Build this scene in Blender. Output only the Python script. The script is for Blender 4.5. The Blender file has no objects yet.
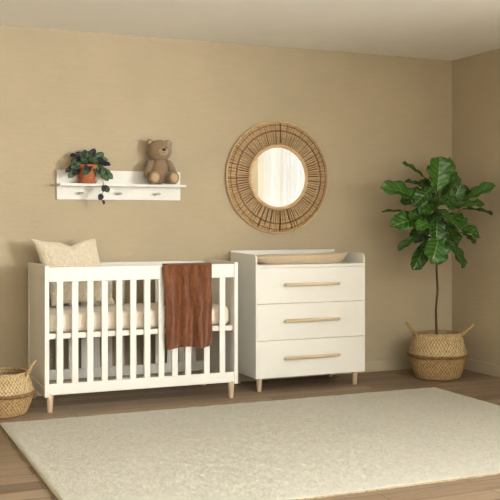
import bpy, bmesh, math, random
from mathutils import Vector, Matrix, noise
PI = math.pi
scene = bpy.context.scene
COL = scene.collection

# ---------------------------------------------------------------- camera, world, lights, exposure
FP = 950.0                       # focal length in pixels of the 500 px frame
YAW = math.atan(410 / 950)
CAMH = 1.22
cd = bpy.data.cameras.new('camera'); cam = bpy.data.objects.new('camera', cd); COL.objects.link(cam)
cd.sensor_width = 36; cd.lens = FP / 500 * 36; cd.shift_y = -0.061; cd.clip_start = 0.05
cam.location = (0, 0, CAMH); cam.rotation_euler = (PI / 2, 0, -YAW)
scene.camera = cam

w = bpy.data.worlds.new('world'); scene.world = w; w.use_nodes = True
w.node_tree.nodes['Background'].inputs[0].default_value = (0.75, 0.87, 1.0, 1)
w.node_tree.nodes['Background'].inputs[1].default_value = 1.2

scene.view_settings.view_transform = 'Standard'
scene.view_settings.look = 'None'
scene.view_settings.exposure = 0.44
scene.view_settings.gamma = 1.0
scene.view_settings.use_curve_mapping = False

YB = 6.60      # back wall
XR = 4.68      # right wall
XL = -1.3      # left wall
YF = -1.2      # wall behind the camera
ZC = 2.542     # ceiling
RW = (2.85, 4.35, 0.35, 2.25)    # right window behind the sheer curtains  y0 y1 z0 z1
SW3 = (-0.7, 1.5, 0.95, 2.44)     # added unseen opening in the right wall, lets in the main light
FW = (0.3, 2.6, 0.95, 2.35)       # added unseen opening behind the camera for front fill, x0 x1 z0 z1

def area(name, loc, rot, sx, sy, power, col):
    l = bpy.data.lights.new(name, 'AREA'); l.shape = 'RECTANGLE'; l.size = sx; l.size_y = sy
    l.energy = power; l.color = col
    o = bpy.data.objects.new(name, l); o.location = loc; o.rotation_euler = rot; COL.objects.link(o)
    return o
area('daylight_curtained_window', (XR + 0.45, (RW[0]+RW[1])/2, (RW[2]+RW[3])/2 + .05), (0, PI/2, 0), 2.1, 2.3, 9, (1.0, 1.0, 0.98))
area('added_side_light', (XR + 0.40, (SW3[0]+SW3[1])/2, (SW3[2]+SW3[3])/2 + .05), (0, PI/2 + .38, 0), 1.7, 2.3, 800, (0.985, 1.0, 0.98))  # added main light from the right front, through the unseen opening
area('added_rear_fill', ((FW[0]+FW[1])/2, YF - 0.45, 1.70), (PI/2 + .3, 0, 0), 2.5, 1.6, 60, (0.985, 1.0, 1.0))  # added fill for the furniture fronts, source unseen

# ---------------------------------------------------------------- material helpers
class NT:
    def __init__(s, name):
        s.m = bpy.data.materials.new(name); s.m.use_nodes = True
        s.t = s.m.node_tree; s.n = s.t.nodes; s.l = s.t.links
        s.b = s.n['Principled BSDF']
    def node(s, ty, ins=None, **kw):
        n = s.n.new(ty)
        for k, v in kw.items(): setattr(n, k, v)
        for k, v in (ins or {}).items(): s.put(n.inputs[k], v)
        return n
    def put(s, sock, v):
        if isinstance(v, bpy.types.NodeSocket): s.l.new(v, sock)
        else: sock.default_value = v
    def math(s, op, a, b=0.0, c=None):
        n = s.node('ShaderNodeMath', operation=op); s.put(n.inputs[0], a); s.put(n.inputs[1], b)
        if c is not None: s.put(n.inputs[2], c)
        return n.outputs[0]
    def coord(s, which='Object', scale=(1,1,1), rot=(0,0,0)):
        c = s.node('ShaderNodeTexCoord')
        mp = s.node('ShaderNodeMapping', {'Vector': c.outputs[which], 'Scale': scale, 'Rotation': rot})
        return mp.outputs[0]
    def noise(s, vec, scale, detail=3, rough=.5):
        return s.node('ShaderNodeTexNoise', {'Vector': vec, 'Scale': scale, 'Detail': detail, 'Roughness': rough}).outputs[0]
    def ramp(s, fac, stops):
        n = s.node('ShaderNodeValToRGB', {'Fac': fac}); e = n.color_ramp.elements
        while len(e) < len(stops): e.new(.5)
        for el, (p, c) in zip(e, stops): el.position = p; el.color = (*c, 1)
        return n.outputs[0]
    def mix(s, f, a, b, mode='MIX'):
        n = s.node('ShaderNodeMix', data_type='RGBA', blend_type=mode)
        s.put(n.inputs[0], f)
        for i, v in ((6, a), (7, b)):
            s.put(n.inputs[i], v if isinstance(v, bpy.types.NodeSocket) else (*v, 1))
        return n.outputs[2]
    def bump(s, h, strength, dist=.01):
        n = s.node('ShaderNodeBump', {'Height': h, 'Strength': strength, 'Distance': dist})
        s.l.new(n.outputs[0], s.b.inputs['Normal'])
    def set(s, **kw):
        for k, v in kw.items():
            k = {'base': 'Base Color', 'rough': 'Roughness', 'metal': 'Metallic', 'spec': 'Specular IOR Level',
                 'sheen': 'Sheen Weight', 'sub': 'Subsurface Weight', 'coat': 'Coat Weight'}[k]
            s.put(s.b.inputs[k], (*v, 1) if isinstance(v, tuple) else v)
        return s.m

def srgb(r, g, b):
    f = lambda c: (c/255/12.92) if c/255 <= .04045 else ((c/255+.055)/1.055)**2.4
    return (f(r), f(g), f(b))

def m_plaster(name, c, var=.06, bump=.12):
    t = NT(name); v = t.coord()
    n = t.noise(v, 2.2, 5, .6); n2 = t.noise(t.coord(scale=(3, 3, 26)), 3, 4, .6)
    k = t.math('ADD', t.math('MULTIPLY', n, .7), t.math('MULTIPLY', n2, .3))
    lo = tuple(x*(1-var*1.6) for x in c); hi = tuple(x*(1+var) for x in c)
    t.bump(t.math('ADD', n2, t.noise(v, 40, 4)), bump, .01)
    return t.set(base=t.ramp(k, [(.3, lo), (.7, hi)]), rough=.9, spec=.2)
def m_paint(name, c, rough=.45):
    t = NT(name); v = t.coord()
    t.bump(t.noise(v, 60, 3), .05, .002)
    n = t.noise(v, 3, 2)
    return t.set(base=t.ramp(n, [(.3, tuple(x*.97 for x in c)), (.7, c)]), rough=rough, spec=.35)
def m_wood(name, a, b, axis='x', rough=.5, sc=1.0):
    t = NT(name)
    s = {'x': (2, 30, 30), 'z': (30, 30, 2), 'y': (30, 2, 30)}[axis]
    v = t.coord(scale=tuple(q*sc for q in s)); n = t.noise(v, 1.5, 5, .6)
    t.bump(n, .1, .003)
    return t.set(base=t.ramp(n, [(.3, a), (.72, b)]), rough=rough)

def m_floor():
    t = NT('plank_floor')
    v = t.coord()
    br = t.node('ShaderNodeTexBrick', {'Vector': v, 'Color1': (0, 0, 0, 1), 'Color2': (1, 1, 1, 1), 'Mortar': (.5, .5, .5, 1),
        'Scale': 1.0, 'Mortar Size': .0022, 'Mortar Smooth': .2, 'Brick Width': 1.35, 'Row Height': .135}, offset=.37, offset_frequency=2)
    tone = t.ramp(br.outputs['Color'], [(0, srgb(120, 101, 82)), (.5, srgb(140, 120, 99)), (1, srgb(160, 139, 116))])
    shift = t.node('ShaderNodeVectorMath', {0: v, 1: br.outputs['Color']}, operation='ADD').outputs[0]
    mp = t.node('ShaderNodeMapping', {'Vector': shift, 'Scale': (1.6, 22, 1)}).outputs[0]
    g = t.noise(mp, 2.2, 7, .65)
    grain = t.ramp(g, [(.25, (.52, .50, .48)), (.5, (.95, .95, .95)), (.8, (1.2, 1.18, 1.14))])
    c = t.mix(1.0, tone, grain, 'MULTIPLY')
    c = t.mix(br.outputs['Fac'], c, srgb(52, 38, 26))
    h = t.math('SUBTRACT', t.math('MULTIPLY', g, .25), br.outputs['Fac'])
    t.bump(h, .35, .004)
    return t.set(base=c, rough=t.math('ADD', t.math('MULTIPLY', g, .25), .38), spec=.35)

def m_rug():
    t = NT('woven_rug')
    v = t.coord(scale=(1, 1.0, 1))
    warp = t.node('ShaderNodeVectorMath', {0: v, 1: t.node('ShaderNodeTexNoise', {'Vector': v, 'Scale': 30.0}).outputs['Color'], 2: (.035, .035, 0)}, operation='MULTIPLY_ADD')
    t.l.new(v, warp.inputs[2]); warp.inputs[1].default_value = (.008, .008, 0)
    t.l.new(t.node('ShaderNodeTexNoise', {'Vector': v, 'Scale': 30.0}).outputs['Color'], warp.inputs[0])
    mp = t.node('ShaderNodeMapping', {'Vector': warp.outputs[0], 'Scale': (46, 62, 1)}).outputs[0]
    vo = t.node('ShaderNodeTexVoronoi', {'Vector': mp, 'Scale': 1.0, 'Randomness': .8})
    n = t.noise(v, 48, 3, .7); big = t.noise(v, 3.0, 3, .5)
    rows = t.node('ShaderNodeTexWave', {'Vector': warp.outputs[0], 'Scale': 11.0, 'Distortion': 1.5, 'Detail': 2.0, 'Detail Scale': 6.0}, bands_direction='X').outputs['Fac']
    k = t.math('ADD', t.math('MULTIPLY', vo.outputs['Color'], .40), t.math('ADD', t.math('MULTIPLY', n, .40), t.math('MULTIPLY', rows, .16)))
    c = t.ramp(k, [(.20, srgb(150, 138, 106)), (.34, srgb(236, 229, 205)), (.54, srgb(255, 252, 238))])
    c = t.mix(t.math('MULTIPLY', big, .15), c, srgb(234, 228, 210))
    h = t.math('SUBTRACT', 1.0, vo.outputs['Distance'])
    t.bump(t.math('ADD', h, t.math('ADD', t.math('MULTIPLY', n, .3), t.math('MULTIPLY', rows, .5))), .9, .006)
    return t.set(base=c, rough=.95, spec=.1, sheen=.2)

def m_weave(name, a, b, d, nu, nv):
    """plaited seagrass: small twill strands laid over two diagonal directions, from the mesh's own UVs"""
    t = NT(name); uv = t.node('ShaderNodeTexCoord').outputs['UV']
    sp = t.node('ShaderNodeSeparateXYZ', {0: uv}); u = t.math('MULTIPLY', sp.outputs[0], nu); v = t.math('MULTIPLY', sp.outputs[1], nv)
    p = t.math('ADD', u, v); q = t.math('SUBTRACT', u, v)
    s1 = t.math('ABSOLUTE', t.math('SINE', t.math('MULTIPLY', p, PI)))
    s2 = t.math('ABSOLUTE', t.math('SINE', t.math('MULTIPLY', q, PI)))
    chk = t.node('ShaderNodeTexChecker', {'Vector': t.node('ShaderNodeCombineXYZ', {0: p, 1: q, 2: .5}).outputs[0], 'Scale': 1.0}).outputs['Fac']
    h = t.math('ADD', t.math('MULTIPLY', chk, s1), t.math('MULTIPLY', t.math('SUBTRACT', 1.0, chk), s2))
    n = t.noise(t.coord(scale=(1, 1, 1.4)), 42, 4, .7)
    col = t.ramp(t.math('ADD', t.math('MULTIPLY', h, .5), t.math('MULTIPLY', n, .75)), [(.36, d), (.6, a), (.95, b)])
    t.bump(h, .7, .006)
    return t.set(base=col, rough=.8, spec=.2)

def m_leaf(name, dark, mid, vein, veins=8, rough=.35):
    t = NT(name); uv = t.node('ShaderNodeTexCoord').outputs['UV']
    sp = t.node('ShaderNodeSeparateXYZ', {0: uv})
    au = t.math('ABSOLUTE', t.math('SUBTRACT', sp.outputs[0], .5))
    f = t.math('FRACT', t.math('SUBTRACT', t.math('MULTIPLY', sp.outputs[1], veins), t.math('MULTIPLY', au, 3.2)))
    lat = t.math('LESS_THAN', t.math('ABSOLUTE', t.math('SUBTRACT', f, .5)), .07)
    mid_l = t.math('LESS_THAN', au, .022)
    vn = t.math('MAXIMUM', t.math('MULTIPLY', lat, .55), mid_l)
    info = t.node('ShaderNodeObjectInfo')
    n = t.noise(t.coord(), 14, 3)
    base = t.mix(t.math('ADD', t.math('MULTIPLY', n, .5), t.math('MULTIPLY', info.outputs['Random'], .5)), dark, mid)
    puff = t.math('ABSOLUTE', t.math('SUBTRACT', f, .5))
    t.bump(t.math('MULTIPLY', puff, -1.0), .5, .008)
    return t.set(base=t.mix(t.math('MULTIPLY', vn, .45), base, vein), rough=rough, spec=.5)

def m_fuzz(name, a, b, scale=90, bump=.8, dist=.006):
    t = NT(name); v = t.coord(); n = t.noise(v, scale, 5, .7); vo = t.node('ShaderNodeTexVoronoi', {'Vector': v, 'Scale': scale*1.3}).outputs['Distance']
    t.bump(t.math('SUBTRACT', n, vo), bump, dist)
    return t.set(base=t.ramp(n, [(.3, a), (.7, b)]), rough=.95, sheen=.35, spec=.1)

def m_knit():
    t = NT('rust_knit'); v = t.coord()
    sp = t.node('ShaderNodeTexCoord').outputs['UV']
    w = t.node('ShaderNodeTexWave', {'Vector': sp, 'Scale': 26.0, 'Distortion': 5.0, 'Detail': 3.0, 'Detail Scale': 3.0}, bands_direction='X').outputs['Fac']
    n = t.noise(v, 120, 4, .7); n2 = t.noise(t.coord(scale=(1,1,.25)), 40, 4, .6)
    k = t.math('ADD', t.math('MULTIPLY', w, .22), t.math('ADD', t.math('MULTIPLY', n, .35), t.math('MULTIPLY', n2, .4)))
    t.bump(k, .9, .006)
    return t.set(base=t.ramp(k, [(.34, srgb(64, 36, 20)), (.52, srgb(124, 75, 46)), (.72, srgb(170, 110, 72))]), rough=.95, sheen=.3, spec=.1)

M = {}
M['wall'] = m_plaster('beige_plaster', srgb(185.5, 171.8, 146), .05, .25)
M['ceiling'] = m_plaster('white_ceiling', srgb(244, 242, 236), .02, .05)
M['trim'] = m_paint('beige_trim_paint', srgb(186, 174, 151), .6)
M['floor'] = m_floor()
M['rug'] = m_rug()
t = NT('rug_edging'); M['rug_edge'] = t.set(base=t.ramp(t.noise(t.coord(), 120, 3), [(.3, srgb(120, 104, 76)), (.7, srgb(176, 160, 128))]), rough=.95)
M['white'] = m_paint('white_lacquer', srgb(233, 232, 226), .42)
M['white_in'] = m_paint('white_board', srgb(230, 226, 217), .6)
M['leg'] = m_wood('pale_beech', srgb(184, 160, 134), srgb(212, 190, 164), 'z')
M['handle'] = m_wood('pale_beech_handle', srgb(194, 174, 142), srgb(220, 203, 173), 'x')
M['hole'] = NT('dark_gap').set(base=srgb(40, 30, 24), rough=.9)
M['metal'] = NT('brushed_nickel').set(base=srgb(176, 170, 160), rough=.35, metal=1.0)
M['sheet'] = m_fuzz('cotton_sheet', srgb(226, 212, 196), srgb(238, 228, 214), 30, .15)
M['fleece'] = m_fuzz('cream_fleece', srgb(208, 195, 170), srgb(228, 218, 196), 70, .6, .006)
M['knit'] = m_knit()
M['mat'] = m_fuzz('tan_felt', srgb(204, 184, 154), srgb(220, 202, 174), 80, .4)
M['mat_in'] = m_fuzz('oat_felt', srgb(214, 200, 174), srgb(230, 218, 196), 60, .3)
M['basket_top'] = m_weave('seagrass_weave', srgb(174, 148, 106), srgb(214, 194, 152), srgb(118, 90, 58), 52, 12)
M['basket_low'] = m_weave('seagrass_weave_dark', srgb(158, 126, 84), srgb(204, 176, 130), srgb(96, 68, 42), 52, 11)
M['rope'] = m_wood('seagrass_rope', srgb(150, 118, 76), srgb(206, 178, 130), 'x', .85, 3)
M['soil'] = m_fuzz('potting_soil', srgb(36, 22, 18), srgb(70, 44, 34), 60)
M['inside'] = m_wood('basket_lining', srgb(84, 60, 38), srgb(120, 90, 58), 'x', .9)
M['bark'] = m_wood('bark', srgb(62, 44, 30), srgb(104, 78, 54), 'z', .85, 2)
M['twig'] = NT('green_twig').set(base=srgb(72, 84, 44), rough=.6)
M['fig'] = m_leaf('fig_leaf', srgb(18, 50, 16), srgb(66, 118, 38), srgb(150, 180, 96), 7, .26)
M['ivy'] = m_leaf('small_leaf', srgb(22, 48, 28), srgb(60, 98, 52), srgb(150, 174, 130), 5, .35)
M['ivy_dark'] = m_leaf('purple_leaf', srgb(26, 18, 34), srgb(44, 30, 50), srgb(70, 58, 76), 5, .35)
M['terracotta'] = m_plaster('terracotta', srgb(178, 108, 76), .12, .2)
M['bear'] = m_fuzz('brown_plush', srgb(140, 114, 84), srgb(176, 148, 114), 160, 1.0, .006)
M['bear_pad'] = m_fuzz('light_plush', srgb(176, 150, 114), srgb(204, 178, 142), 160, .7, .004)
M['black'] = NT('black_plastic').set(base=srgb(24, 18, 18), rough=.3)
M['cane'] = m_wood('rattan_cane', srgb(204, 168, 122), srgb(238, 208, 164), 'x', .55, 2)
M['cane_dark_and_shade'] = m_wood('rattan_dark_and_gap_shade', srgb(92, 60, 38), srgb(128, 90, 60), 'x', .6, 2)  # binding colour, also the painted shade in the frame gaps
M['mirror'] = NT('mirror_silver').set(base=(.92, .93, .92), rough=.01, metal=1.0)
t = NT('window_glass'); g = t.node('ShaderNodeBsdfGlossy', {'Roughness': .02}); tr = t.node('ShaderNodeBsdfTransparent')
mx = t.node('ShaderNodeMixShader', {0: .06, 1: tr.outputs[0], 2: g.outputs[0]}); t.l.new(mx.outputs[0], t.n['Material Output'].inputs[0]); M['glass'] = t.m
t = NT('sheer_curtain'); tl = t.node('ShaderNodeBsdfTranslucent', {'Color': (.93, .9, .84, 1)}); df = t.node('ShaderNodeBsdfDiffuse', {'Color': (.9, .88, .84, 1)}); tr = t.node('ShaderNodeBsdfTransparent')
m1 = t.node('ShaderNodeMixShader', {0: .35, 1: tl.outputs[0], 2: df.outputs[0]})
mx = t.node('ShaderNodeMixShader', {0: .78, 1: tr.outputs[0], 2: m1.outputs[0]}); t.l.new(mx.outputs[0], t.n['Material Output'].inputs[0]); M['sheer'] = t.m

# ---------------------------------------------------------------- geometry helpers
def add_box(bm, x0, x1, y0, y1, z0, z1):
    vs = [bm.verts.new(p) for p in ((x0,y0,z0),(x1,y0,z0),(x1,y1,z0),(x0,y1,z0),(x0,y0,z1),(x1,y0,z1),(x1,y1,z1),(x0,y1,z1))]
    for f in ((3,2,1,0),(4,5,6,7),(0,1,5,4),(1,2,6,5),(2,3,7,6),(3,0,4,7)): bm.faces.new([vs[i] for i in f])
def box(*a):
    bm = bmesh.new(); add_box(bm, *a); return bm
def add_tube(bm, pts, radii, n=10, cap=True):
    pts = [Vector(p) for p in pts]
    if not hasattr(radii, '__len__'): radii = [radii]*len(pts)
    rings = []; up = None
    for i, p in enumerate(pts):
        d = (pts[min(i+1, len(pts)-1)] - pts[max(i-1, 0)]).normalized()
        if up is None: up = Vector((0,0,1)) if abs(d.z) < .9 else Vector((1,0,0))
        a = d.cross(up).normalized(); b = a.cross(d).normalized(); up = b
        rings.append([bm.verts.new(p + (a*math.cos(2*PI*k/n) + b*math.sin(2*PI*k/n))*radii[i]) for k in range(n)])
    for r, s in zip(rings, rings[1:]):
        for k in range(n): bm.faces.new((r[k], r[(k+1)%n], s[(k+1)%n], s[k]))
    if cap:
        bm.faces.new(rings[0][::-1]); bm.faces.new(rings[-1])
def tube(*a, **k):
    bm = bmesh.new(); add_tube(bm, *a, **k); return bm
def add_loop(bm, c, R, r, axis='y', n=72, m=8, wob=0):
    rings = []
    for i in range(n):
        a = 2*PI*i/n; rr = R + wob*math.sin(a*37)
        ring = []
        for k in range(m):
            b = 2*PI*k/m; q = rr + r*math.cos(b); h = r*math.sin(b)
            p = (q*math.cos(a), h, q*math.sin(a)) if axis == 'y' else (q*math.cos(a), q*math.sin(a), h)
            ring.append(bm.verts.new(Vector(c) + Vector(p)))
        rings.append(ring)
    for i in range(n):
        for k in range(m):
            bm.faces.new((rings[i][k], rings[(i+1)%n][k], rings[(i+1)%n][(k+1)%m], rings[i][(k+1)%m]))
def lathe(prof, n=48, uv=False, cx=0, cy=0, v0=0, v1=1):
    bm = bmesh.new(); lay = bm.loops.layers.uv.new('UVMap')
    rings = [[bm.verts.new((cx+r*math.cos(2*PI*k/n), cy+r*math.sin(2*PI*k/n), z)) for k in range(n)] for r, z in prof]
    L = len(prof)-1
    for i in range(L):
        for k in range(n):
            f = bm.faces.new((rings[i][k], rings[i][(k+1)%n], rings[i+1][(k+1)%n], rings[i+1][k]))
            for lp, (uu, vv) in zip(f.loops, ((k, i), (k+1, i), (k+1, i+1), (k, i+1))): lp[lay].uv = (uu/n, vv/L)
    if prof[0][0] > 1e-4: bm.faces.new(rings[0][::-1])
    if prof[-1][0] > 1e-4: bm.faces.new(rings[-1])
    return bm
def add_ball(bm, c, r, rot=(0,0,0), fuzz=0.0, seed=0, sub=3):
    if not hasattr(r, '__len__'): r = (r, r, r)
    from mathutils import Euler
    R = Euler(rot).to_matrix()
    res = bmesh.ops.create_icosphere(bm, subdivisions=sub, radius=1)
    for v in res['verts']:
        d = v.co.copy(); q = Vector((d.x*r[0], d.y*r[1], d.z*r[2]))
        if fuzz: q *= 1 + fuzz*noise.noise(d*5 + Vector((seed, 0, 0)))
        v.co = Vector(c) + R @ q
def ball(*a, **k):
    bm = bmesh.new(); add_ball(bm, *a, **k); return bm

def part(name, bm, mat, parent=None, bevel=0, smooth=False, label=None, seg=2):
    bmesh.ops.recalc_face_normals(bm, faces=bm.faces[:])
    me = bpy.data.meshes.new(name); bm.to_mesh(me); bm.free()
    me.materials.append(mat)
    if smooth: me.polygons.foreach_set('use_smooth', [True]*len(me.polygons))
    o = bpy.data.objects.new(name, me); COL.objects.link(o)
    if parent: o.parent = parent
    if bevel:
        b = o.modifiers.new('bevel', 'BEVEL'); b.width = bevel; b.segments = seg; b.limit_method = 'ANGLE'
        me.polygons.foreach_set('use_smooth', [True]*len(me.polygons)); b.harden_normals = True
    if label: o['label'] = label
    return o
def tag(o, label, cat, group=None):
    o['label'] = label; o['category'] = cat
    if group: o['group'] = group
    return o
def thing(name, label, cat, loc=(0,0,0), rz=0, group=None):
    o = bpy.data.objects.new(name, None); COL.objects.link(o); o.location = loc; o.rotation_euler = (0,0,rz)
    o.empty_display_size = .1
    return tag(o, label, cat, group)
def struct(name, bm, mat, **k):
    o = part(name, bm, mat, **k); o['kind'] = 'structure'; return o
def at(px, py, Y):
    """point of the room at depth Y seen in direction (px, py)"""
    u = (px-250)/FP; v = -(py-219.5)/FP
    d = Vector((math.sin(YAW)+u*math.cos(YAW), math.cos(YAW)-u*math.sin(YAW), v))
    return Vector((0,0,CAMH)) + d*(Y/d.y)

# ---------------------------------------------------------------- the room
T = .15
struct('floor', box(XL-T, XR+T, YF-T, YB+T, -.1, 0), M['floor'])
struct('ceiling', box(XL-T, XR+T, YF-T, YB+T, ZC, ZC+.12), M['ceiling'])
struct('wall_back', box(XL-T, XR+T, YB, YB+T, 0, ZC), M['wall'])
struct('wall_left', box(XL-T, XL, YF, YB, 0, ZC), M['wall'])
bm = bmesh.new(); y0, y1, z0, z1 = RW
a0, a1, b0, b1 = SW3
add_box(bm, XR, XR+T, YF, a0, 0, ZC); add_box(bm, XR, XR+T, a1, y0, 0, ZC); add_box(bm, XR, XR+T, y1, YB, 0, ZC)
add_box(bm, XR, XR+T, a0, a1, 0, b0); add_box(bm, XR, XR+T, a0, a1, b1, ZC)
add_box(bm, XR, XR+T, y0, y1, 0, z0); add_box(bm, XR, XR+T, y0, y1, z1, ZC)
struct('wall_right', bm, M['wall'])
bm = bmesh.new(); x0, x1, z0, z1 = FW
add_box(bm, XL-T, x0, YF-T, YF, 0, ZC); add_box(bm, x1, XR+T, YF-T, YF, 0, ZC)
add_box(bm, x0, x1, YF-T, YF, 0, z0); add_box(bm, x0, x1, YF-T, YF, z1, ZC)
struct('wall_front', bm, M['wall'])
bh = .095
struct('baseboard_back', box(XL, XR, YB-.014, YB, 0, bh), M['trim'], bevel=.004)
struct('baseboard_right', box(XR-.014, XR, YF, YB-.014, 0, bh), M['trim'], bevel=.004)
struct('baseboard_left', box(XL, XL+.014, YF, YB-.014, 0, bh), M['trim'], bevel=.004)
struct('baseboard_front', box(XL+.014, XR-.014, YF, YF+.014, 0, bh), M['trim'], bevel=.004)
# windows: casing, sash bars, panes
for num, (y0, y1, z0, z1) in (('window_1', RW), ('added_window_side', SW3)):  # the second one is added for its light, out of view
    bm = bmesh.new()
    for a in ((y0-.07, y0, z0-.07, z1+.07), (y1, y1+.07, z0-.07, z1+.07), (y0, y1, z0-.07, z0), (y0, y1, z1, z1+.07)):
        add_box(bm, XR-.02, XR, *a)
    for a in ((y0, y0+.05, z0, z1), (y1-.05, y1, z0, z1), ((y0+y1)/2-.035, (y0+y1)/2+.035, z0, z1), (y0, y1, z0, z0+.06), (y0, y1, z1-.05, z1), (y0, y1, 1.68, 1.72)):
        add_box(bm, XR+.05, XR+.10, *a)
    wn = struct(num, bm, M['white'])
    part('pane', box(XR+.07, XR+.078, y0+.01, y1-.01, z0+.01, z1-.01), M['glass'], wn)
x0, x1, z0, z1 = FW
bm = bmesh.new()
for a in ((x0-.07, x0, z0-.07, z1+.07), (x1, x1+.07, z0-.07, z1+.07), (x0, x1, z0-.07, z0), (x0, x1, z1, z1+.07)):
    add_box(bm, a[0], a[1], YF, YF+.02, a[2], a[3])
for a in ((x0, x0+.05, z0, z1), (x1-.05, x1, z0, z1), ((x0+x1)/2-.035, (x0+x1)/2+.035, z0, z1), (x0, x1, z0, z0+.06), (x0, x1, z1-.05, z1)):
    add_box(bm, a[0], a[1], YF-.10, YF-.05, a[2], a[3])
wn = struct('added_window_rear', bm, M['white'])  # added window, never in view, frames the fill light
part('pane', box(x0+.01, x1-.01, YF-.078, YF-.07, z0+.01, z1-.01), M['glass'], wn)
# sheer curtains of the right window, two of them on one rod
def curtain(ya, yb, seed):
    bm = bmesh.new(); n = 150; m = 8; rows = []
    for j in range(m+1):
        z = .03 + (2.38-.03)*j/m; row = []
        for i in range(n+1):
            s = i/n
            amp = .028*(1 + .25*math.sin(s*9+seed))
            row.append(bm.verts.new((XR-.085 + amp*math.sin(s*2*PI*13 + .8*math.sin(s*17+seed) + .15*j/m), ya+(yb-ya)*s + .01*math.sin(s*40), z)))
        rows.append(row)
    for j in range(m):
        for i in range(n): bm.faces.new((rows[j][i], rows[j][i+1], rows[j+1][i+1], rows[j+1][i]))
    return bm
tag(part('curtain', curtain(2.76, 3.50, 0), M['sheer'], smooth=True), 'sheer white curtain seen in the round mirror, left half of the window there', 'curtain', 'sheer curtains')
tag(part('curtain', curtain(3.53, 4.50, 2), M['sheer'], smooth=True), 'sheer white curtain seen in the round mirror, at its right side', 'curtain', 'sheer curtains')
tag(part('curtain_rod', tube([(XR-.085, 2.55, 2.40), (XR-.085, 4.62, 2.40)], .012), M['metal'], smooth=True), 'thin metal rod carrying the sheer white curtains above the window', 'curtain rod')

# ---------------------------------------------------------------- rug
rx0, rx1, ry0, ry1 = .868, 3.945, 3.69, 5.775
rug = thing('area_rug', 'large cream woven rectangular rug lying on the wooden floor', 'rug', (rx0, ry0, 0))
bm = bmesh.new(); nx, ny = 150, 100; rw, rd = rx1-rx0, ry1-ry0
g = []
for j in range(ny+1):
    row = []
    for i in range(nx+1):
        x = rw*i/nx; y = rd*j/ny
        e = min(i, nx-i, j, ny-j)
        ex = .004*noise.noise(Vector((x*6, y*6, 0)))
        z = .013 + .0022*noise.noise(Vector((x*18, y*18, 3))) - (.004 if e == 0 else 0)
        row.append(bm.verts.new((x + (ex if i in (0, nx) else 0), y + (ex if j in (0, ny) else 0), z)))
    g.append(row)
for j in range(ny):
    for i in range(nx): bm.faces.new((g[j][i], g[j][i+1], g[j+1][i+1], g[j+1][i]))
edge = [g[0][i] for i in range(nx)] + [g[j][nx] for j in range(ny)] + [g[ny][i] for i in range(nx, 0, -1)] + [g[j][0] for j in range(ny, 0, -1)]
low = [bm.verts.new((v.co.x, v.co.y, .001)) for v in edge]
for k in range(len(edge)):
    k2 = (k+1) % len(edge); bm.faces.new((edge[k], low[k], low[k2], edge[k2]))
bm.faces.new(low)
part('pile', bm, M['rug'], rug, smooth=True)
bm = bmesh.new()
add_tube(bm, [(0,0,.006), (rw,0,.006), (rw,rd,.006), (0,rd,.006), (0,0,.006)], .005, 6)
part('edging', bm, M['rug_edge'], rug, label='darker stitched edge of the rug')

# ---------------------------------------------------------------- crib
CX0, CX1, CY0, CY1 = 1.18, 2.495, 5.985, 6.575
crib = thing('crib', 'white slatted baby crib with tapered pale wooden legs against the wall', 'crib', (CX0, CY0, 0))
W, D = CX1-CX0, CY1-CY0
def end_panel(x0, x1, out):
    bm = bmesh.new(); z0, z1 = .10, .928
    xi = x0+.005 if out < 0 else x0; xj = x1-.005 if out > 0 else x1
    add_box(bm, xi, xj, .04, D-.04, z0+.06, z1-.085)                # recessed field
    add_box(bm, x0, x1, 0, .04, z0, z1); add_box(bm, x0, x1, D-.04, D, z0, z1)
    add_box(bm, x0, x1, .04, D-.04, z0, z0+.06); add_box(bm, x0, x1, .04, D-.04, z1-.085, z1)
    return bm
part('end_panel', end_panel(0, .028, -1), M['white'], crib, bevel=.003)
part('end_panel', end_panel(W-.028, W, 1), M['white'], crib, bevel=.003)
for y0, y1, nm in ((.004, .026, 'front'), (D-.026, D-.004, 'back')):
    part('top_rail', box(.028, W-.028, y0, y1, .826, .918), M['white'], crib, bevel=.004)
    part('bottom_rail', box(.028, W-.028, y0, y1, .112, .182), M['white'], crib, bevel=.003)
sx = [at(p, 330, CY0).x - CX0 for p in (60.3, 75.5, 90.7, 105.2, 119.7, 133.7, 147.8, 162, 175.5, 188.8, 207.5, 223)]
for s in sx:
    part('slat', box(s-.021, s+.021, .008, .022, .180, .828), M['white'], crib, bevel=.004)
for k in range(13):
    s = .028 + (W-.056)*(k+1)/14
    part('slat', box(s-.021, s+.021, D-.022, D-.008, .180, .828), M['white'], crib, bevel=.004)
bm = bmesh.new(); add_box(bm, .030, W-.030, .024, .05, .463, .497); add_box(bm, .030, W-.030, D-.05, D-.024, .463, .497)
add_box(bm, .030, W-.030, .05, D-.05, .475, .495)
part('mattress_base', bm, M['white_in'], crib, bevel=.002)
def leg_bm(x, y, h, rt, rb, lean=0):
    return tube([(x, y, h), (x+lean*.3, y, h*.6), (x+lean, y, .004), (x+lean, y, 0)], [rt, rt*.5+rb*.5, rb, rb*.85], 20)
for x in (.037, W-.042):
    for y in (.027, D-.032):
        part('leg', leg_bm(x, y, .118, .025, .0165), M['leg'], crib, smooth=True)

mx0, mx1 = CX0+.034, CX1-.034
def rounded_slab(w, d, h, r, nx=40, ny=16):
    """mattress: box with softly rounded edges and faintly domed top"""
    bm = bmesh.new()
    add_box(bm, 0, w, 0, d, 0, h)
    bmesh.ops.bevel(bm, geom=bm.edges[:], offset=r, segments=5, affect='EDGES', profile=.5)
    return bm
mt = thing('crib_mattress', 'white crib mattress lying inside the crib behind the slats', 'mattress', (mx0, CY0+.055, .4975))
part('mattress_pad', rounded_slab(mx1-mx0, D-.09, .128, .034), M['sheet'], mt, smooth=True)

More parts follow.
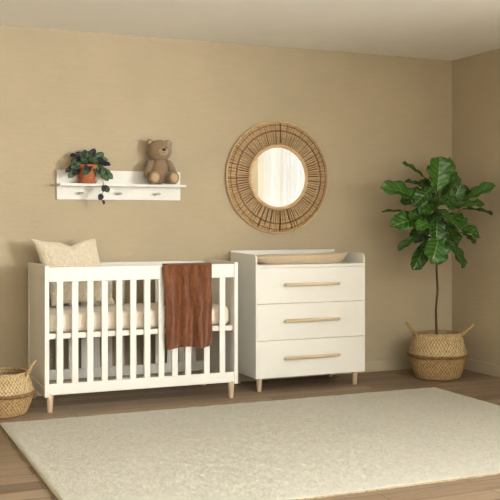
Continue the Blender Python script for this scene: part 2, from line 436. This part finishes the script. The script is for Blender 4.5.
# cream fleece pillow leaning at the left end of the crib
def pillow_bm(w, h, t, n=64):
    bm = bmesh.new(); sh = []
    for sgn in (1, -1):
        grid = []
        for j in range(n+1):
            row = []
            for i in range(n+1):
                u = 2*i/n-1; v = 2*j/n-1
                f = max(0, (1-abs(u)**2.6)*(1-abs(v)**2.6))**.5
                px = u*w/2*(1 - .09*(1-v*v)*abs(u)**3 ); py = v*h/2*(1 - .10*(1-u*u)*abs(v)**3); px -= .26*py
                if v > 0: py -= .028*math.exp(-((u-.15)/.22)**2)*v      # dent in the top edge
                b = .005*noise.noise(Vector((px*42, py*42, sgn*3))) + .003*noise.noise(Vector((px*90, py*90, sgn*5)))
                fl = .6*b if 1 in (abs(u), abs(v)) else 0
                row.append(bm.verts.new((px+fl, -sgn*(t/2*f + b*min(1, f*2)), py+fl)))
            grid.append(row)
        for j in range(n):
            for i in range(n):
                q = (grid[j][i], grid[j][i+1], grid[j+1][i+1], grid[j+1][i]); bm.faces.new(q if sgn > 0 else q[::-1])
    bmesh.ops.remove_doubles(bm, verts=bm.verts[:], dist=.0006)
    return bm
pl = part('pillow', pillow_bm(.44, .455, .13), M['fleece'], smooth=True)
pl.location = (1.452, 6.37, .866); pl.rotation_euler = (math.radians(-9), math.radians(0), math.radians(3))
tag(pl, 'cream fleece pillow standing upright in the left end of the crib', 'pillow')

# rust blanket over the front rail
bx0, bx1 = 1.963, 2.300
def blanket_bm():
    bm = bmesh.new(); lay = bm.loops.layers.uv.new('UVMap')
    nt, ns = 70, 80
    yc = CY0+.015; r = .019; zt = .918
    Lout, Lin = .548, .27
    tot = Lin + PI*r + Lout; g = []
    for j in range(ns+1):
        s = tot*j/ns; row = []
        for i in range(nt+1):
            u = i/nt; x = bx0+(bx1-bx0)*u
            if s < Lin: h = Lin-s; y = yc+r; z = zt-h; drop = h; sd = .35
            elif s < Lin+PI*r: a = (s-Lin)/r; y = yc+r*math.cos(a); z = zt+r*.45*math.sin(a); drop = 0; sd = 0
            else: drop = s-Lin-PI*r; y = yc-r; z = zt-drop; sd = -1
            k = min(1, drop/.25)
            fold = (.5+.5*math.sin(u*2*PI*2.6+.6+.8*drop))*.024 + .040*math.exp(-((u-.63-.1*drop)/.075)**2) + .012*math.exp(-((u-.06-.15*drop)/.06)**2) + .005*math.sin(u*43+drop*9)
            y += sd*fold*(.25+.75*k)
            z -= sd*sd*(.006*math.sin(u*9+1)+.004*noise.noise(Vector((u*14, s*3, 0))))*k
            xx = x + (.017*(1-u)*-1*(1-k) + .010*(1-u)*drop*2 if sd < 0 else 0) + .003*math.sin(s*30+u*3)*k
            if sd > 0: xx = x - .02*k*(1-u)
            row.append(bm.verts.new((xx, y, z)))
        g.append(row)
    for j in range(ns):
        for i in range(nt):
            f = bm.faces.new((g[j][i], g[j][i+1], g[j+1][i+1], g[j+1][i]))
            for lp, (a, b) in zip(f.loops, ((i,j),(i+1,j),(i+1,j+1),(i,j+1))): lp[lay].uv = (a/nt, b/ns)
    return bm
bl = part('blanket', blanket_bm(), M['knit'], smooth=True)
sm = bl.modifiers.new('thickness', 'SOLIDIFY'); sm.thickness = .005; sm.offset = 0
tag(bl, 'rust brown knitted blanket draped over the front rail of the crib', 'blanket')

# ---------------------------------------------------------------- dresser
DX0, DX1, DY0, DY1 = 2.677, 3.557, 6.10, 6.575
dr = thing('dresser', 'white three-drawer changing dresser with pale wooden bar handles beside the crib', 'dresser', (DX0, DY0, 0))
W2, D2 = DX1-DX0, DY1-DY0
def side_bm(x0, x1):
    pr = [(0, .10), (0, .935)]
    for k in range(9):
        a = PI - k*PI/16; pr.append((.036+.036*math.cos(a), .937+.036*math.sin(a)))
    pr += [(D2-.016, .978), (D2-.016, .10)]
    bm = bmesh.new(); A = [bm.verts.new((x0, y, z)) for y, z in pr]; B = [bm.verts.new((x1, y, z)) for y, z in pr]
    bm.faces.new(A); bm.faces.new(B[::-1])
    for i in range(len(pr)): bm.faces.new((A[i], A[(i+1)%len(pr)], B[(i+1)%len(pr)], B[i]))
    return bm
part('side_panel', side_bm(0, .012), M['white'], dr, bevel=.0015)
part('side_panel', side_bm(W2-.012, W2), M['white'], dr, bevel=.0015)
part('back_panel', box(0, W2, D2-.016, D2, .10, .988), M['white'], dr, bevel=.003)
part('top_board', box(.012, W2-.012, 0, D2-.016, .878, .898), M['white'], dr, bevel=.002)
part('bottom_board', box(.012, W2-.012, .02, D2-.016, .10, .118), M['white'], dr)
for k, (z0, z1, zh) in enumerate(((.100, .362, .238), (.365, .622, .500), (.625, .876, .757))):
    d = part('drawer', box(.0127, W2-.0127, .0005, .018, z0, z1), M['white'], dr, bevel=.0008)
    hb = bmesh.new()
    xa, xb = at(283.5, 285, DY0).x-DX0, at(338.5, 285, DY0).x-DX0
    add_tube(hb, [(xa, -.026, zh), (xa+.01, -.026, zh), ((xa+xb)/2, -.026, zh), (xb-.01, -.026, zh), (xb, -.026, zh)], [.009, .0125, .0125, .010, .007], 14)
    for x in (xa+.05, xb-.05): add_tube(hb, [(x, .002, zh), (x, -.024, zh)], .006, 10)
    part('handle', hb, M['handle'], d, smooth=True, label='pale wooden bar handle')
    bb = bmesh.new(); add_box(bb, .03, W2-.03, .02, D2-.03, z0+.02, z1-.05)
    part('drawer_box', bb, M['white_in'], d)
for x in (.048, W2-.060):
    for y in (.05, D2-.045):
        part('leg', leg_bm(x, y, .102, .0225, .0155), M['leg'], dr, smooth=True)

# changing tray on the dresser
tray = thing('changing_tray', 'shallow tan oblong changing tray lying on top of the dresser', 'changing tray', (3.112, 6.31, .8982))
def oblong(a, b, z, n=64, e=3.2, tip=0):
    out = []
    for k in range(n):
        t = 2*PI*k/n; c, s = math.cos(t), math.sin(t)
        x = a*abs(c)**(2/e)*(1 if c >= 0 else -1); y = b*abs(s)**(2/e)*(1 if s >= 0 else -1)
        out.append((x, y, z + tip*(x/a)**3 + .4*abs(tip)*(x/a)**2))
    return out
def loft(levels, closed_end=True):
    bm = bmesh.new(); rs = [[bm.verts.new(p) for p in l] for l in levels]; n = len(rs[0])
    for r, s in zip(rs, rs[1:]):
        for k in range(n): bm.faces.new((r[k], r[(k+1)%n], s[(k+1)%n], s[k]))
    bm.faces.new(rs[0][::-1]); bm.faces.new(rs[-1]); return bm
part('tray_shell', loft([oblong(.325, .110, .0), oblong(.350, .122, .012, tip=.004), oblong(.385, .140, .045, tip=.012), oblong(.395, .146, .057, tip=.014),
     oblong(.392, .143, .062, tip=.014), oblong(.382, .134, .059, tip=.014), oblong(.355, .120, .030, tip=.008), oblong(.33, .108, .018)]), M['mat'], tray, smooth=True)
part('liner', loft([oblong(.328, .106, .0185), oblong(.345, .113, .024, tip=.004), oblong(.34, .110, .032, tip=.004), oblong(.29, .09, .036)]), M['mat_in'], tray, smooth=True, label='paler padded liner')

# ---------------------------------------------------------------- wall shelf with pegs
shf = thing('wall_shelf', 'white wall shelf with three small pegs mounted above the crib', 'shelf', (at(56.2, 199.5, YB).x, YB, at(56.2, 199.5, YB).z))
SW = at(179.6, 199.5, YB).x - shf.location.x
SHX, SHZ = shf.location.x, shf.location.z
part('back_board', box(0, SW, -.018, 0, 0, .207), M['white'], shf, bevel=.002)
part('shelf_board', box(0, SW+.006, -.135, -.018, .092, .110), M['white'], shf, bevel=.003)
for p in (80, 118.5, 157):
    x = at(p, 194, YB-.03).x - SHX
    bm = bmesh.new(); add_tube(bm, [(x, -.016, .043), (x, -.046, .043)], .006, 14); add_ball(bm, (x, -.050, .044), (.023, .008, .0085), rot=(0, -.12, 0))
    part('peg', bm, M['metal'], shf, smooth=True, label='small grey metal peg')
SZ = SHZ+.110

# ---------------------------------------------------------------- leaves
def leaf_bm(B, Tp, width, nrm, prof='fig', bend=.1, wave=.05, seed=0, fold=.14, nu=8, nv=16):
    B = Vector(B); Tp = Vector(Tp); ax = Tp-B; L = ax.length; ax.normalize()
    n = Vector(nrm); n = (n - ax*n.dot(ax)).normalized(); sd = ax.cross(n)
    bm = bmesh.new(); lay = bm.loops.layers.uv.new('UVMap'); g = []
    st = .10 if prof == 'fig' else .18
    for j in range(nv+1):
        t = j/nv
        if prof == 'fig': p = (t**.62)*((1-t)**.36)/.575*(1 - .16*math.exp(-((t-.30)/.12)**2))
        else: p = (t**.5)*((1-t)**.55)/.49
        w_ = width/2*max(p, .015)
        row = []
        for i in range(nu+1):
            u = 2*i/nu-1
            h = -bend*L*(t-.5)**2*4*.5 + fold*w_*abs(u)*1.6 + wave*width*math.sin(t*19+seed*2+(1 if u > 0 else 0)*2.1)*abs(u)**2 + .02*width*math.sin(t*44-abs(u)*9)*(1-abs(u))
            row.append(bm.verts.new(B + ax*(t*L) + sd*(u*w_) + n*(h+bend*L*.5)))
        g.append(row)
    for j in range(nv):
        for i in range(nu):
            f = bm.faces.new((g[j][i], g[j][i+1], g[j+1][i+1], g[j+1][i]))
            for lp, (a, b) in zip(f.loops, ((i,j),(i+1,j),(i+1,j+1),(i,j+1))): lp[lay].uv = (a/nu, b/nv)
    return bm
def add_leaf(name, parent, mat, origin, B, Tp, width, nrm, thick=.0016, **k):
    bm = leaf_bm(Vector(B)-origin, Vector(Tp)-origin, width, nrm, **k)
    o = part(name, bm, mat, parent, smooth=True)
    s = o.modifiers.new('thickness', 'SOLIDIFY'); s.thickness = thick; s.offset = 0
    return o

# ---------------------------------------------------------------- seagrass baskets
def basket_profiles(R, H):
    up = [(.995, .52), (1.0, .545), (.975, .60), (.925, .72), (.87, .85), (.81, .95), (.795, 1.0)]
    lo = [(.0, .004), (.70, .004), (.76, .02), (.83, .12), (.90, .25), (.945, .38), (.955, .45), (.985, .485), (1.0, .515), (.995, .52)]
    def fine(pr, k=4):
        out = []
        for a, b in zip(pr, pr[1:]):
            for q in range(k): out.append((a[0]+(b[0]-a[0])*q/k, a[1]+(b[1]-a[1])*q/k))
        return out + [pr[-1]]
    return [(r*R, z*H) for r, z in fine(lo)], [(r*R, z*H) for r, z in fine(up)]
def basket(parent, R, H, handles):
    lo, up = basket_profiles(R, H)
    def weave(pr, n=128):
        bm = lathe(pr, n)
        for v in bm.verts:
            r = math.hypot(v.co.x, v.co.y)
            if r > .5*R:
                a = math.atan2(v.co.y, v.co.x)
                k = 1 + (.012*math.sin(a*32)*math.sin(v.co.z/H*PI*11) + .012*noise.noise(Vector((v.co.x*9, v.co.y*9, v.co.z*9))))
                v.co.x *= k; v.co.y *= k
        return bm
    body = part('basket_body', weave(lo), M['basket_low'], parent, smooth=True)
    # upper wall is a shell open at the top
    inner = [(r-.008, z) for r, z in up[::-1]]
    bm = weave(up + inner[:-1] + [(up[0][0]-.02, up[0][1])]); 
    # drop the cap faces so that the basket is open
    caps = [f for f in bm.faces if len(f.verts) > 10]; bmesh.ops.delete(bm, geom=caps, context='FACES')
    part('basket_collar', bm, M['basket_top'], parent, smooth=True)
    bm = bmesh.new(); add_loop(bm, (0, 0, H), up[-1][0]-.004, .006, 'z', 96, 8, .0015)
    part('rim', bm, M['rope'], parent, smooth=True)
    bm = bmesh.new(); add_loop(bm, (0, 0, .52*H), R*.99, .012, 'z', 96, 8, .002)
    part('fold_band', bm, M['basket_top'], parent, smooth=True)
    for ang, lean, hh, half in handles:
        bm = bmesh.new(); rr = up[-1][0]; pts = []
        for k in range(17):
            t = k/16; s = math.sin(PI*t)
            a = ang + half*math.cos(PI*t)
            out = rr + .004 + lean*s; zz = H - .03 + (hh+.03)*s**.8
            pts.append((out*math.cos(a), out*math.sin(a), zz))
        add_tube(bm, pts, [.0065+.001*math.sin(k*2.2) for k in range(17)], 8)
        for p in (pts[0], pts[-1]): add_ball(bm, p, (.011, .011, .013), sub=2)
        part('handle', bm, M['rope'], parent, smooth=True, label='twisted rope handle')
    return up[-1][0]

lb = thing('storage_basket', 'woven seagrass belly basket, empty, standing left of the crib', 'basket', (.925, 6.085, 0))
rr = basket(lb, .205, .262, [(math.radians(-20), .050, .070, .26), (math.radians(165), .045, .055, .30)])
part('lining', lathe([(.0, .16), (.185, .16), (.187, .165)], 48), M['inside'], lb, smooth=True)

# ---------------------------------------------------------------- fiddle leaf fig in its basket
FX, FY = 4.236, 6.16
fig = thing('potted_fig_tree', 'tall fiddle leaf fig tree growing in a woven seagrass basket in the corner', 'potted plant', (FX, FY, 0))
O = Vector((FX, FY, 0))
rr = basket(fig, .223, .345, [(math.radians(166), .070, .085, .22), (math.radians(-32), .085, .065, .22)])
bm = lathe([(.0, .322), (.09, .325), (.160, .318), (.166, .31), (.167, .26)], 48)
for v in bm.verts: v.co.z += .006*noise.noise(v.co*40)
part('soil', bm, M['soil'], fig, smooth=True)
tp = [(436.5, 330), (436, 310), (437.5, 290), (436.5, 268), (437.5, 245), (438, 225), (437, 205), (438, 190)]
tpts = [at(px, py, FY-.01*math.sin(i)) - O for i, (px, py) in enumerate(tp)]
tpts = [Vector((tpts[0].x, tpts[0].y, .29))] + tpts
part('trunk', tube(tpts, [.0105, .010, .009, .009, .0085, .008, .0075, .006, .004], 10), M['bark'], fig, smooth=True)
def W_(px, Y=FY): return px*6.9/950
# (base px,py,dY) (tip px,py,dY) width px, normal
leaves = [
 ((437,192,-.02),(440,156.5,-.04),27,(-.15,-1,.15),.05),
 ((440,190,.02),(450,157,.03),17,(.5,-1,.2),.02),
 ((426,179,.0),(402,163,.02),9,(-.2,-.55,1),.06),
 ((427,187,-.03),(405,182,-.05),9,(-.1,-.5,1),.04),
 ((420,203,-.03),(380,188,-.02),19,(.2,-.85,.6),.22),
 ((412,213,.03),(382,212,.02),6.5,(0,-.3,1),.05),
 ((424,218,-.06),(391,227,-.12),19,(.15,-.8,.65),.12),
 ((420,235,.0),(398,250,.02),9,(-.6,-.5,.5),.10),
 ((430,236,-.02),(413,270,-.05),15,(-.3,-1,.1),.06),
 ((439,233,-.12),(431,263,-.20),25,(0,-1,.45),.16),
 ((444,236,-.05),(464,268,-.10),14,(.3,-1,.35),.06),
 ((447,226,-.10),(480,238,-.20),17,(.1,-.75,.8),.16),
 ((436,209,-.14),(459,230,-.24),16,(.1,-.8,.7),.10),
 ((462,201,-.06),(496,186,-.27),14,(-.1,-.8,.7),.10),
 ((462,209,-.06),(493,215,-.27),9,(0,-.45,1),.10),
 ((461,197,.0),(452,172,-.02),11,(.4,-.9,.1),.05),
 ((461,232,.0),(475,244,-.10),9,(.3,-.8,.3),.05),
 ((434,187,-.04),(413,206,-.08),17,(-.2,-.8,.6),.10),
 ((430,199,-.12),(450,207,-.20),13,(0,-.6,.9),.12),
 ((449,210,-.06),(461,184,-.08),15,(-.3,-1,.2),.05),
 ((453,209,-.08),(485,205,-.24),13,(0,-.6,.9),.10),
 ((438,200,-.05),(420,214,-.12),16,(-.2,-.8,.6),.06),
 ((441,212,.02),(416,231,.02),15,(-.2,-.9,.4),.06),
 ((445,215,-.04),(466,226,-.12),17,(.2,-.85,.6),.10),
 ((437,214,-.10),(436,240,-.16),18,(-.2,-1,.3),.08),
 ((441,195,-.06),(458,207,-.14),14,(.1,-.7,.7),.10),
 ((430,204,.04),(400,202,.10),14,(.1,-.7,.6),.10),
 ((445,200,.05),(470,190,.0),14,(-.2,-.9,.5),.06),
 ((434,205,.08),(420,180,.15),18,(.2,-1,.3),.06),
 ((440,205,.10),(455,180,.17),18,(-.2,-1,.3),.06),
 ((436,220,.08),(410,240,.16),16,(.1,-1,.3),.06),
 ((444,222,.08),(458,245,.12),15,(-.1,-1,.3),.06),
 ((437,190,.03),(428,165,.08),14,(.2,-1,.3),.05),
 ((430,196,.06),(408,192,.18),13,(.1,-.9,.6),.06),
 ((428,212,-.02),(410,219,-.14),13,(.2,-.7,.8),.10),
 ((450,218,-.12),(463,222,-.25),13,(.2,-.6,.9),.12),
 ((440,226,.0),(446,250,.06),14,(.2,-1,.2),.05),
 ((432,222,-.10),(416,229,-.22),13,(-.1,-.8,.7),.12),
]
stem_top = tpts[-1]
random.seed(4)
for i, (b, tpx, wpx, n, bend) in enumerate(leaves):
    B = at(b[0], b[1], FY+b[2]); Tt = at(tpx[0], tpx[1], FY+tpx[2])
    o = add_leaf('leaf', fig, M['fig'], O, B, Tt, W_(wpx)*1.2, n, bend=bend, seed=i*1.7, wave=.085, fold=.22)
    # petiole / twig from the trunk
    z = max(min(B.z-.06, tpts[-1].z), tpts[5].z-.03)
    best = min(range(5, len(tpts)), key=lambda q: abs(tpts[q].z-z)); S = tpts[best]
    Bl = B-O; mid = (S+Bl)/2 + Vector((0, 0, -.012))
    tw = part('leaf_stem', tube([S, mid, Bl, Bl + (Tt-B)*.06], [.0045, .0036, .003, .0022], 6), M['twig'], o, smooth=True)

# ---------------------------------------------------------------- potted trailing plant on the shelf
PX, PY = at(87, 184, YB-.078).x, YB-.078
pot = thing('potted_trailing_plant', 'dark-leaved trailing plant in a terracotta pot on the wall shelf', 'potted plant', (PX, PY, SZ))
O = Vector((PX, PY, SZ))
part('plant_pot', lathe([(.0,.012),(.050,.012),(.056,.03),(.066,.085),(.068,.100),(.074,.101),(.077,.108),(.077,.128),(.074,.132),(.068,.131),(.066,.112),(.0,.110)], 40), M['terracotta'], pot, smooth=True)
part('saucer', lathe([(.0,.0),(.055,.0),(.064,.004),(.069,.020),(.066,.021),(.060,.010),(.0,.009)], 40), M['terracotta'], pot, smooth=True)
part('soil', lathe([(.0,.116),(.064,.113)], 32), M['soil'], pot, smooth=True)
small = [  # (base px,py) (tip px,py) dY tip, width px, material
 ((85,163),(70,168),-.05,9,0),((82,164),(65,172),-.03,8,1),((80,166),(68,178),-.06,9,0),((84,161),(76,152),0,8,1),((86,160),(90,151),0,8,0),
 ((90,158),(95,148.5),-.01,8,1),((92,160),(104,153),-.02,9,0),((94,161),(108,160),-.02,9,0),((95,163),(111,165),-.04,9,1),((90,164),(84,175),-.09,10,0),
 ((94,164),(104,176),-.08,13,0),((102,170),(108,181),-.05,10,0),((100,168),(113,179),-.03,9,0),((88,160),(80,160),-.08,10,0),((92,161),(86,170),-.09,9,1),
 ((80,160),(71,161),.0,7,1),((83,157),(86,150),.03,7,0),((97,158),(103,163),-.07,8,1),((88,158),(98,162),-.08,9,0),((79,168),(74,175),-.07,8,1),
 ((78,164),(72,160),-.06,8,0),((96,166),(99,173),-.08,8,1),((84,166),(90,169),-.09,8,1),((76,155),(70,156),.01,6,1)]
for i, (b, e, dy, wp, mi) in enumerate(small):
    yb = PY + dy*.4
    B = at(b[0], b[1], yb); E_ = at(e[0], e[1], PY+dy)
    n = (random.uniform(-.3,.3), -1, random.uniform(.2,.8))
    o = add_leaf('leaf', pot, M['ivy_dark'] if mi else M['ivy'], O, B, E_, wp*5.7/950, n, prof='ivy', bend=.12, seed=i, fold=.1, nu=6, nv=9, thick=.0014)
    st = Vector((random.uniform(-.03,.03), random.uniform(-.03,.03), .112))
    part('leaf_stem', tube([st, (st+B-O)/2+Vector((0,0,.02)), B-O, B-O+(E_-B)*.06], .0014, 5), M['twig'], o, smooth=True)
# the vine hanging over the shelf edge
YV = YB-.155
vp = [(94,166,PY-.03),(99,170,YV+.01),(102.5,178,YV),(104,187,YV),(102.5,194,YV),(101.5,199,YV),(103.5,205,YV)]
vpts = [at(*p)-O for p in vp]
vine = part('vine', tube(vpts, [.002]*5+[.0015,.001], 6), M['twig'], pot, smooth=True)
for b, e, wp, mi in (((103,186),(109,192),7.5,0),((104,185),(103,192),5,1),((102,194),(99,200),6,1),((103,200),(104,204.5),3,1),((102.5,176),(108,180),6,0)):
    add_leaf('leaf', pot, M['ivy_dark'] if mi else M['ivy'], O, at(b[0],b[1],YV), at(e[0],e[1],YV-.012), wp*6.5/950, (.1,-1,.3), prof='ivy', bend=.1, seed=b[0], nu=6, nv=9, thick=.0014)

# ---------------------------------------------------------------- teddy bear
bx = at(159.3, 187, YB-.09).x
bear = thing('teddy_bear', 'brown plush teddy bear sitting on the right end of the wall shelf', 'teddy bear', (bx, YB-.088, SZ), math.radians(-4))
BF = .05
bm = bmesh.new(); add_ball(bm, (0, 0, .098), (.066, .056, .098), fuzz=BF, sub=4)
add_ball(bm, (0, -.010, .075), (.066, .060, .070), fuzz=BF, seed=2, sub=4)
part('body', bm, M['bear'], bear, smooth=True)
hc = Vector((.0, -.010, .245))
hd = part('head', ball(hc, (.087, .073, .075), rot=(0, .08, 0), fuzz=.04, seed=5, sub=4), M['bear'], bear, smooth=True)
for s in (-1, 1):
    bm = bmesh.new(); add_ball(bm, hc+Vector((s*.066, .012, .054 - (.004 if s > 0 else 0))), (.028, .015, .028), rot=(0, s*.4, 0), fuzz=BF, seed=s, sub=3)
    er = part('ear', bm, M['bear'], hd, smooth=True)
    part('inner_ear', ball(hc+Vector((s*.067, .0, .053)), (.015, .006, .016), sub=3), M['bear_pad'], er, smooth=True, label='lighter plush inside of the ear')
part('muzzle', ball(hc+Vector((.008, -.062, -.012)), (.036, .030, .029), fuzz=.03, sub=4), M['bear_pad'], hd, smooth=True, label='lighter plush muzzle')
part('nose', ball(hc+Vector((.010, -.092, .000)), (.015, .009, .011), sub=3), M['black'], hd, smooth=True, label='black nose')
part('mouth', tube([hc+Vector(p) for p in ((-.004,-.0895,-.019), (.010,-.0925,-.022), (.024,-.0895,-.019))], .0014, 6), M['black'], hd, smooth=True)
for s in (-1, 1):
    part('eye', ball(hc+Vector((.006+s*.027, -.064, .018)), .0055, sub=2), M['black'], hd, smooth=True, label='black bead eye')
for s in (-1, 1):
    bm = bmesh.new()
    add_tube(bm, [(s*.042, 0, .172), (s*.060, -.008, .160), (s*.078, -.018, .130), (s*.092, -.032, .095), (s*.094, -.046, .066), (s*.092, -.052, .050), (s*.091, -.055, .042)], [.012, .024, .026, .027, .029, .022, .008], 18)
    part('arm', bm, M['bear'], bear, smooth=True)
for s, x in ((-1, -.060), (1, .080)):
    bm = bmesh.new()
    add_tube(bm, [(s*.030, 0, .04), (s*.042, -.015, .042), (x*.8+s*.012, -.05, .040), (x, -.085, .040), (x, -.1, .041)], [.016, .036, .037, .036, .03], 18)
    add_ball(bm, (x, -.100, .0465), (.041, .024, .0465), fuzz=BF, seed=s, sub=4)
    lg = part('leg', bm, M['bear'], bear, smooth=True)
    part('foot_pad', ball((x, -.118, .046), (.029, .010, .033), sub=3), M['bear_pad'], lg, smooth=True, label='lighter plush sole')

# ---------------------------------------------------------------- round rattan mirror
MC = at(277, 177.5, YB)
mir = thing('rattan_mirror', 'round mirror with a wide sunburst rattan frame on the wall above the dresser', 'mirror', MC)
bm = bmesh.new(); n = 96
for yy in (-.030,):
    a = [bm.verts.new((.229*math.cos(2*PI*k/n), yy, .229*math.sin(2*PI*k/n))) for k in range(n)]
    b = [bm.verts.new((.229*math.cos(2*PI*k/n), -.004, .229*math.sin(2*PI*k/n))) for k in range(n)]
    bm.faces.new(a); bm.faces.new(b[::-1])
    for k in range(n): bm.faces.new((a[k], b[k], b[(k+1)%n], a[(k+1)%n]))
part('mirror_glass', bm, M['mirror'], mir)
bm = bmesh.new()
for R, y, r in ((.230, -.034, .0042), (.237, -.038, .0045), (.2445, -.036, .0038)): add_loop(bm, (0, y, 0), R, r, 'y', 120, 8)
part('inner_rim', bm, M['cane'], mir, smooth=True, label='pale cane rim around the mirror glass')
random.seed(9)
bm = bmesh.new(); N = 104
for k in range(N):
    a = 2*PI*(k+random.uniform(-.18,.18))/N; a2 = a+random.uniform(-.012,.012)
    r1 = .420+random.uniform(-.004,.004)
    add_tube(bm, [(.243*math.cos(a), -.032, .243*math.sin(a)), (.33*math.cos(a), -.036, .33*math.sin(a)), (r1*math.cos(a2), -.026, r1*math.sin(a2))], [.0040, .0052, .0060], 6)
    am = a + PI/N
    add_tube(bm, [(.335*math.cos(am), -.030, .335*math.sin(am)), (.420*math.cos(am), -.024, .420*math.sin(am))], [.0030, .0046], 6)
part('cane_spokes', bm, M['cane'], mir, smooth=True)
bm = bmesh.new()  # dark spokes added to stand for wall shade seen through the gaps
for k in range(N):
    a = 2*PI*(k+.5+random.uniform(-.2,.2))/N
    add_tube(bm, [(.25*math.cos(a), -.012, .25*math.sin(a)), (.41*math.cos(a), -.010, .41*math.sin(a))], .004, 5)
part('gap_shade_spokes', bm, M['cane_dark_and_shade'], mir, smooth=True, label='dark spokes painting in the shade between the pale ones')
bm = bmesh.new()
for R, y, r in ((.350, -.0430, .0022), (.357, -.0420, .0022), (.398, -.037, .0022)): add_loop(bm, (0, y, 0), R, r, 'y', 150, 6, .0012)
add_tube(bm, [(.01, -.043, .262), (.01, -.044, .34), (.01, -.036, .41)], .0045, 6)
add_tube(bm, [(.005, -.043, -.262), (.005, -.044, -.34), (.005, -.036, -.41)], .0045, 6)
part('binding', bm, M['cane_dark_and_shade'], mir, smooth=True, label='dark binding hoops across the spokes')
bm = bmesh.new()
for R, y, r in ((.424, -.026, .0042), (.426, -.018, .0050), (.418, -.010, .0055)): add_loop(bm, (0, y, 0), R, r, 'y', 150, 8, .0008)
part('outer_rim', bm, M['cane'], mir, smooth=True, label='pale cane outer rim')
